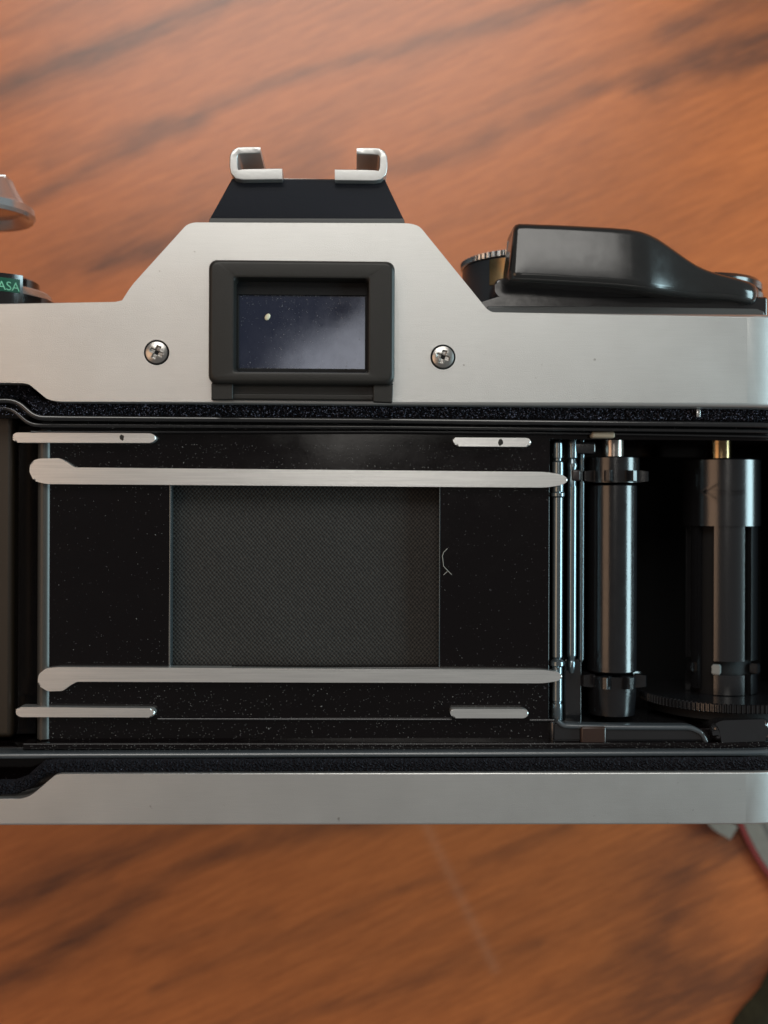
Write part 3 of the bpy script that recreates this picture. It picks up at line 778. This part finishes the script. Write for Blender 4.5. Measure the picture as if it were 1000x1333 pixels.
# ---- rewind knob (pulled up) and film speed dial on the left
kz = -17.0; kx = X(44, kz, 285)-8.0
ky = lambda p, r_=0: Y(p, kz+r_, 0)
b = B()
R = 8.0
y0 = ky(285)
b.lathe_y(kx, kz, [(y0+.9, 1.6), (y0+1.2, R-2.2), (y0+.15, R-1.0), (y0, R-.3), (y0+.5, R), (y0+1.6, R-.2), (y0+2.2, R-1.3)], n=64, cap=False)
b.lathe_y(kx, kz, [(y0+2.1, R-1.2), (y0+2.4, R-1.5), (y0+4.8, R-2.9), (y0+5.6, R-3.2), (y0+5.7, .5)], n=64, cap=False)
knob = b.build('rewind_knob', mat('knob_chrome', (.62, .66, .69), rough=.2, metal=.85), root, smooth=40)
b = B(); b.lathe_y(kx, kz, [(y0+1.0, 2.2), (Y(400, kz, 0), 2.2)], n=32); b.build('rewind_shaft', m_rod, knob)
b = B(); b.box(kx-2.0, kx+4.4, y0+5.6, y0+6.2, kz-1.8, kz+1.8, bev=.25); b.build('rewind_crank', m_chrome, knob)

m_railchrome_ = mat('dial_chrome', (.6, .62, .62), rough=.24, metal=.75)
dz = -16.0; dx = X(73, dz, 390)-10.1
def dang(px, r_): return math.asin(max(-.95, min(.95, (X(px, dz+r_*.92, 370)-dx)/r_)))
dY = lambda p: Y(p, dz+9, 20)
b = B()
b.lathe_y(dx, dz, [(dY(400), 10.1), (dY(378), 9.9), (dY(377), 9.4)], n=10*3, rf=lambda a_: 1+.012*math.cos(a_*15))
dial = b.build('film_speed_dial', m_gloss, root, smooth=25)
b = B(); b.lathe_y(dx, dz, [(dY(377.5), 9.3), (dY(369), 9.15), (dY(366), 8.8), (dY(363.5), 8.0), (dY(362), 7.3)], n=64); b.build('dial_ring', m_railchrome_, dial, smooth=40)
b = B(); b.lathe_y(dx, dz, [(dY(395), 7.4), (dY(352), 7.4), (dY(349), 6.9), (dY(348), 3)], n=64); b.build('dial_top', m_gloss, dial, smooth=40)
# window of the dial with the film speed lettering
def cylpatch(cx, cz, r_, a0, a1, y0, y1, name, mtl, parent, th=.12):
    b = B(); loops = []
    for k in range(13):
        a_ = a0+(a1-a0)*k/12
        loops.append([(cx+q*math.sin(a_), y, cz+q*math.cos(a_)) for q, y in ((r_, y0), (r_+th, y0), (r_+th, y1), (r_, y1))])
    b.loft(loops, close_last=True, close_first=True); return b.build(name, mtl, parent, smooth=40)
cylpatch(dx, dz, 10.15, -.6, dang(23, 10.2), dY(396), dY(355), 'dial_window_plate', m_gloss, dial)
cylpatch(dx, dz, 10.27, -.5, dang(20, 10.2), dY(379), dY(361), 'green_band', m_green, dial, .05)
def text_on(cx, cz, r_, txt, a_c, yb_, h, mtl, parent, wd=1.0):
    cu = bpy.data.curves.new('lettering', 'FONT'); cu.body = txt; cu.size = 1; cu.align_x = 'CENTER'; cu.extrude = 0; cu.offset = .0
    o = bpy.data.objects.new('tmp', cu); col.objects.link(o)
    bpy.context.view_layer.update()
    dg = bpy.context.evaluated_depsgraph_get(); me = bpy.data.meshes.new_from_object(o.evaluated_get(dg))
    bpy.data.objects.remove(o)
    bm = bmesh.new(); bm.from_mesh(me)
    bmesh.ops.subdivide_edges(bm, edges=[e for e in bm.edges if e.calc_length() > .15], cuts=2)
    for v in bm.verts:
        x, y = v.co.x*h*wd*1.35, v.co.y*h*1.35; a_ = a_c+x/r_
        v.co = Vector((cx+r_*math.sin(a_), yb_+y, cz+r_*math.cos(a_)))
    b = B(); b.merge(bm); return b.build('lettering', mtl, parent, smooth=0)
text_on(dx, dz, 10.36, 'ASA', dang(8.5, 10.3), dY(377), 1.3, m_letter, dial, 1.0)

# ---- shutter speed dial, lever, hub on the right
qx, qz = X(688, -18, 360), -18.0
qY = lambda p: Y(p, qz+10.3, 650)
b = B(); b.lathe_y(qx, qz, [(qY(408), 10.0), (qY(331), 10.0), (qY(330), 9.6)], n=120, rf=lambda a_: 1+.004*math.cos(a_*60))
sdial = b.build('shutter_speed_dial', mat('blue_black_dial', (.022, .027, .033), rough=.35), root, smooth=25)
b = B(); b.lathe_y(qx, qz, [(qY(330), 9.9), (qY(329), 10.25), (qY(322), 10.25), (qY(320), 9.8), (qY(319.5), 2)], n=360, rf=lambda a_: 1+.010*math.cos(a_*72))
b.build('knurled_rim', m_chrome, sdial, smooth=20)
cylpatch(qx, qz, 10.03, math.asin((X(640, qz+9, 350)-qx)/10), math.asin((X(660, qz+9.5, 350)-qx)/10), qY(366), qY(332), 'gold_reflection_patch', m_brass, sdial)  # brass-coloured patch standing in for a gold reflection on the dial
# deck under the lever
b = B(); z = -4.5
b.prism(rnd(PX([(618, 396), (650, 386), (1000, 386), (1000, 420), (600, 420)], z), .4, 3), -28, z, bev=.35, seg=4, f=None)
b.build('lever_deck', m_gloss, root, smooth=50)
b = B(); z = -3.9
b.prism(rnd(PX([(634, 398), (780, 399), (985, 402), (996, 405), (997, 420), (634, 420)], z), .3, 3), -20, z, bev=.25, seg=3)
b.build('deck_plate', m_grey, root, smooth=50)
b = B(); z = -4.6
b.prism(rnd(PX([(645, 362), (900, 372), (945, 384), (942, 396), (800, 398), (652, 388), (644, 380)], z), 1.4, 6), -16, z, bev=.35, seg=4)
b.build('lever_underside', m_gloss, root, smooth=50)
# hub
hx, hz = X(905, -17, 370), -17.0; hY = lambda p: Y(p, hz+9.8, 940)
b = B(); b.lathe_y(hx, hz, [(hY(410), 9.9), (hY(372), 9.9), (hY(371), 9.5), (hY(368), 9.4), (hY(367), 9.7), (hY(358), 9.7), (hY(353), 9.2), (hY(352), 8.4), (hY(356), 7.9), (hY(357), .5)], n=96)
b.build('lever_hub', m_lever, root, smooth=35)
# lever: sections across the grip, from its free end to the hub
tab = [(661.0, 306, 350, 2.2), (661.6, 300, 357, 1.3), (663.5, 295.5, 361.5, .6), (667, 292.2, 363.8, .22), (673, 290.6, 364.8, .03), (685, 290.8, 365.3, 0), (700, 291.5, 366, 0), (725, 292.3, 367.5, 0), (750, 293.5, 369, 0), (775, 294.8, 370.5, 0), (800, 296.2, 372.2, 0), (822, 298, 374.5, .0), (838, 301, 376.5, .1), (849, 304.8, 379, .45), (860, 310.5, 381, 1.05), (872, 319, 382.8, 1.65), (884, 328, 384.3, 2.1), (897, 338, 386, 2.5), (910, 347, 387.5, 2.8), (922, 353, 388, 3.0), (936, 358, 388.5, 3.15), (950, 362, 389.5, 3.3), (965, 365.5, 392, 3.5), (977, 369, 394.5, 3.9), (984, 373.5, 394, 4.6), (987.5, 379, 389, 5.6)]
loops = []
for k, (px, a_, c_, dz_) in enumerate(tab):
    zf = 1.0-dz_; y1 = W(px, a_-5.5, zf).y; y0_ = W(px, c_, zf).y; h = (y1-y0_)/2; cy_ = (y1+y0_)/2
    zb = min(zf-1.2, -5.5); r_ = min(1.15, h*.7)
    l = []
    m_ = 8
    for q in range(m_+1):                       # front upper edge
        t_ = PI/2*q/m_; l.append((cy_+h-r_+r_*math.cos(t_), zf-r_+r_*math.sin(t_)))
    for q in range(1, 6):                       # slightly bowed face
        u = q/6; l.append((cy_+(h-r_)*(1-2*u), zf+.06*math.sin(PI*u)))
    for q in range(m_+1):
        t_ = PI/2+PI/2*q/m_; l.append((cy_-h+r_+r_*math.cos(t_), zf-r_+r_*math.sin(t_)))
    l += [(cy_-h+.3, zb), (cy_+h-.3, zb)]
    yr = W(px, 372, 1).y
    x_ = W(px, 372, zf).x; top = W(px, 291, zf).y
    sl = max(0, 1-k/9)                          # the free end slants
    loops.append([(x_+sl*1.0*(y-y0_)/max(.1, (top-y0_)), y, zz-.15*max(0, y-yr)) for y, zz in l])
b = B(); b.loft(loops, close_last=True, close_first=True)
b.build('advance_lever', m_lever, root, smooth=70)

# ---- dust in the film chamber
dust('chamber_dust', root, 500, (X(50, ZF), X(700, ZF), Y(580, ZF), Y(610, ZF)), ZF+.01, (.02, .05), m_dust2, edge=.5)
dust('chamber_dust', root, 850, (X(66, ZF), X(712, ZF), Y(892, ZF), Y(962, ZF)), ZF+.01, (.02, .06), m_dust2)
dust('chamber_dust', root, 130, (X(66, ZF), X(218, ZF), Y(636, ZF), Y(862, ZF)), ZF+.01, (.02, .05), m_dust2, edge=.7)
dust('chamber_dust', root, 120, (X(576, ZF), X(712, ZF), Y(638, ZF), Y(866, ZF)), ZF+.01, (.02, .05), m_dust2, edge=.5)
dust('ridge_dust', root, 260, (X(60, 1), X(1000, 1), Y(549, 1), Y(560, 1)), 1.22, (.015, .035), m_dust2)
dust('ledge_dust', root, 700, (X(40, .5), X(1000, .5), Y(967, .5), Y(976, .5)), .5, (.02, .05), m_dust2)

# ================================================================== other things
ORG = Vector((0, 0, 0))
# lint fibre lying beside the gate
z = ZF+.12
P = [W(a, c_, z) for a, c_ in ((582.5, 714), (577.5, 719), (576, 724), (577, 732), (577.5, 737), (582, 742), (588, 748))]
b = B(); b.tube(P, .042, n=6); P2 = [W(a, c_, z) for a, c_ in ((582.5, 744), (580, 746), (577.5, 748.5))]; b.tube(P2, .042, n=6)
o = b.build('lint_fibre', m_fibre, None, smooth=60, org=Vector(P[3])); o['label'] = 'tiny pale hooked fibre lying on the black plate beside the cloth curtain'; o['category'] = 'lint'

# strap end coming out from under the camera
TT = TZ+.1
def ribbon(name, path, w0, w1, z0, z1, m_, parent, org):
    """a band between offsets w0..w1 (mm) to the right of a path of photo pixels on the table"""
    P = [Vector(W(a, c_, TZ+1.5)[:2]) for a, c_ in path]
    q = []
    for i in range(len(P)-1):
        for k in range(6): q.append(P[i].lerp(P[i+1], k/6))
    q.append(P[-1]); P = q
    for _ in range(3): P = [P[0]]+[(P[i-1]+P[i]*2+P[i+1])/4 for i in range(1, len(P)-1)]+[P[-1]]
    b = B(); loops = []
    for i, p in enumerate(P):
        d = (P[min(i+1, len(P)-1)]-P[max(i-1, 0)]).normalized(); nn = Vector((-d.y, d.x))
        h = .5*math.sin(i*.25)
        loops.append([(p.x+nn.x*w, p.y+nn.y*w, TZ+zz_+.6+h) for w, zz_ in ((w0, z0), (w1, z0), (w1, z1), (w0, z1))])
    b.loft(loops, close_last=True, close_first=True)
    return b.build(name, m_, parent, smooth=40, org=org)
path = [(926, 1010), (949, 1045), (966, 1085), (986, 1122), (1014, 1160), (1058, 1200), (1120, 1230)]
o_s = W(953, 1085, TZ)
st = bpy.data.objects.new('neck_strap', None); col.objects.link(st); st.location = o_s*S
st['label'] = 'striped woven strap with a red edge lying on the table at lower right'; st['category'] = 'strap'
ribbon('red_stripe', path, 0.0, 1.1, 0, 1.12, m_red, st, o_s)
ribbon('webbing', path, 1.1, 4.4, 0, 1.2, m_beige, st, o_s)
ribbon('dark_stripe', path, 4.4, 5.4, 0, 1.12, m_dgrey, st, o_s)
ribbon('webbing', path, 5.4, 16, 0, 1.2, m_beige, st, o_s)
ribbon('strap_tab', [(912, 1040), (925, 1070), (952, 1086)], -1.0, 2.2, 0, 1.8, m_beige, st, o_s)

# olive cloth at the bottom right corner
b = B(); n = 40
c0 = W(950, 1345, TZ); c1 = W(1018, 1250, TZ)
d = Vector((c1.x-c0.x, c1.y-c0.y)).normalized(); nn = Vector((d.y, -d.x))
vs = []
for j in range(n+1):
    for i in range(n+1):
        s_ = -60+120*i/n; w_ = 90*j/n
        wob = 1.5*math.sin(s_*.11)+.8*math.sin(s_*.31+1)
        p = Vector((c0.x, c0.y))+d*s_+nn*(w_-wob*(1-j/n))
        h = 6*(1-math.exp(-w_/4))+1.6*math.sin(s_*.13+w_*.1)*min(1, w_/8)+.5*math.sin(w_*.5+s_*.07)*min(1, w_/6)
        vs.append((p.x, p.y, TZ+.15+h))
m_ = n+1
b.faces(vs, [(j*m_+i, j*m_+i+1, (j+1)*m_+i+1, (j+1)*m_+i) for j in range(n) for i in range(n)])
r = bmesh.ops.solidify(b.bm, geom=b.bm.faces[:], thickness=.8)
o = b.build('folded_cloth', m_olive, None, smooth=60, org=Vector((c1.x, c1.y, TZ))); o['label'] = 'dark olive fabric at the bottom right corner of the table'; o['category'] = 'cloth'
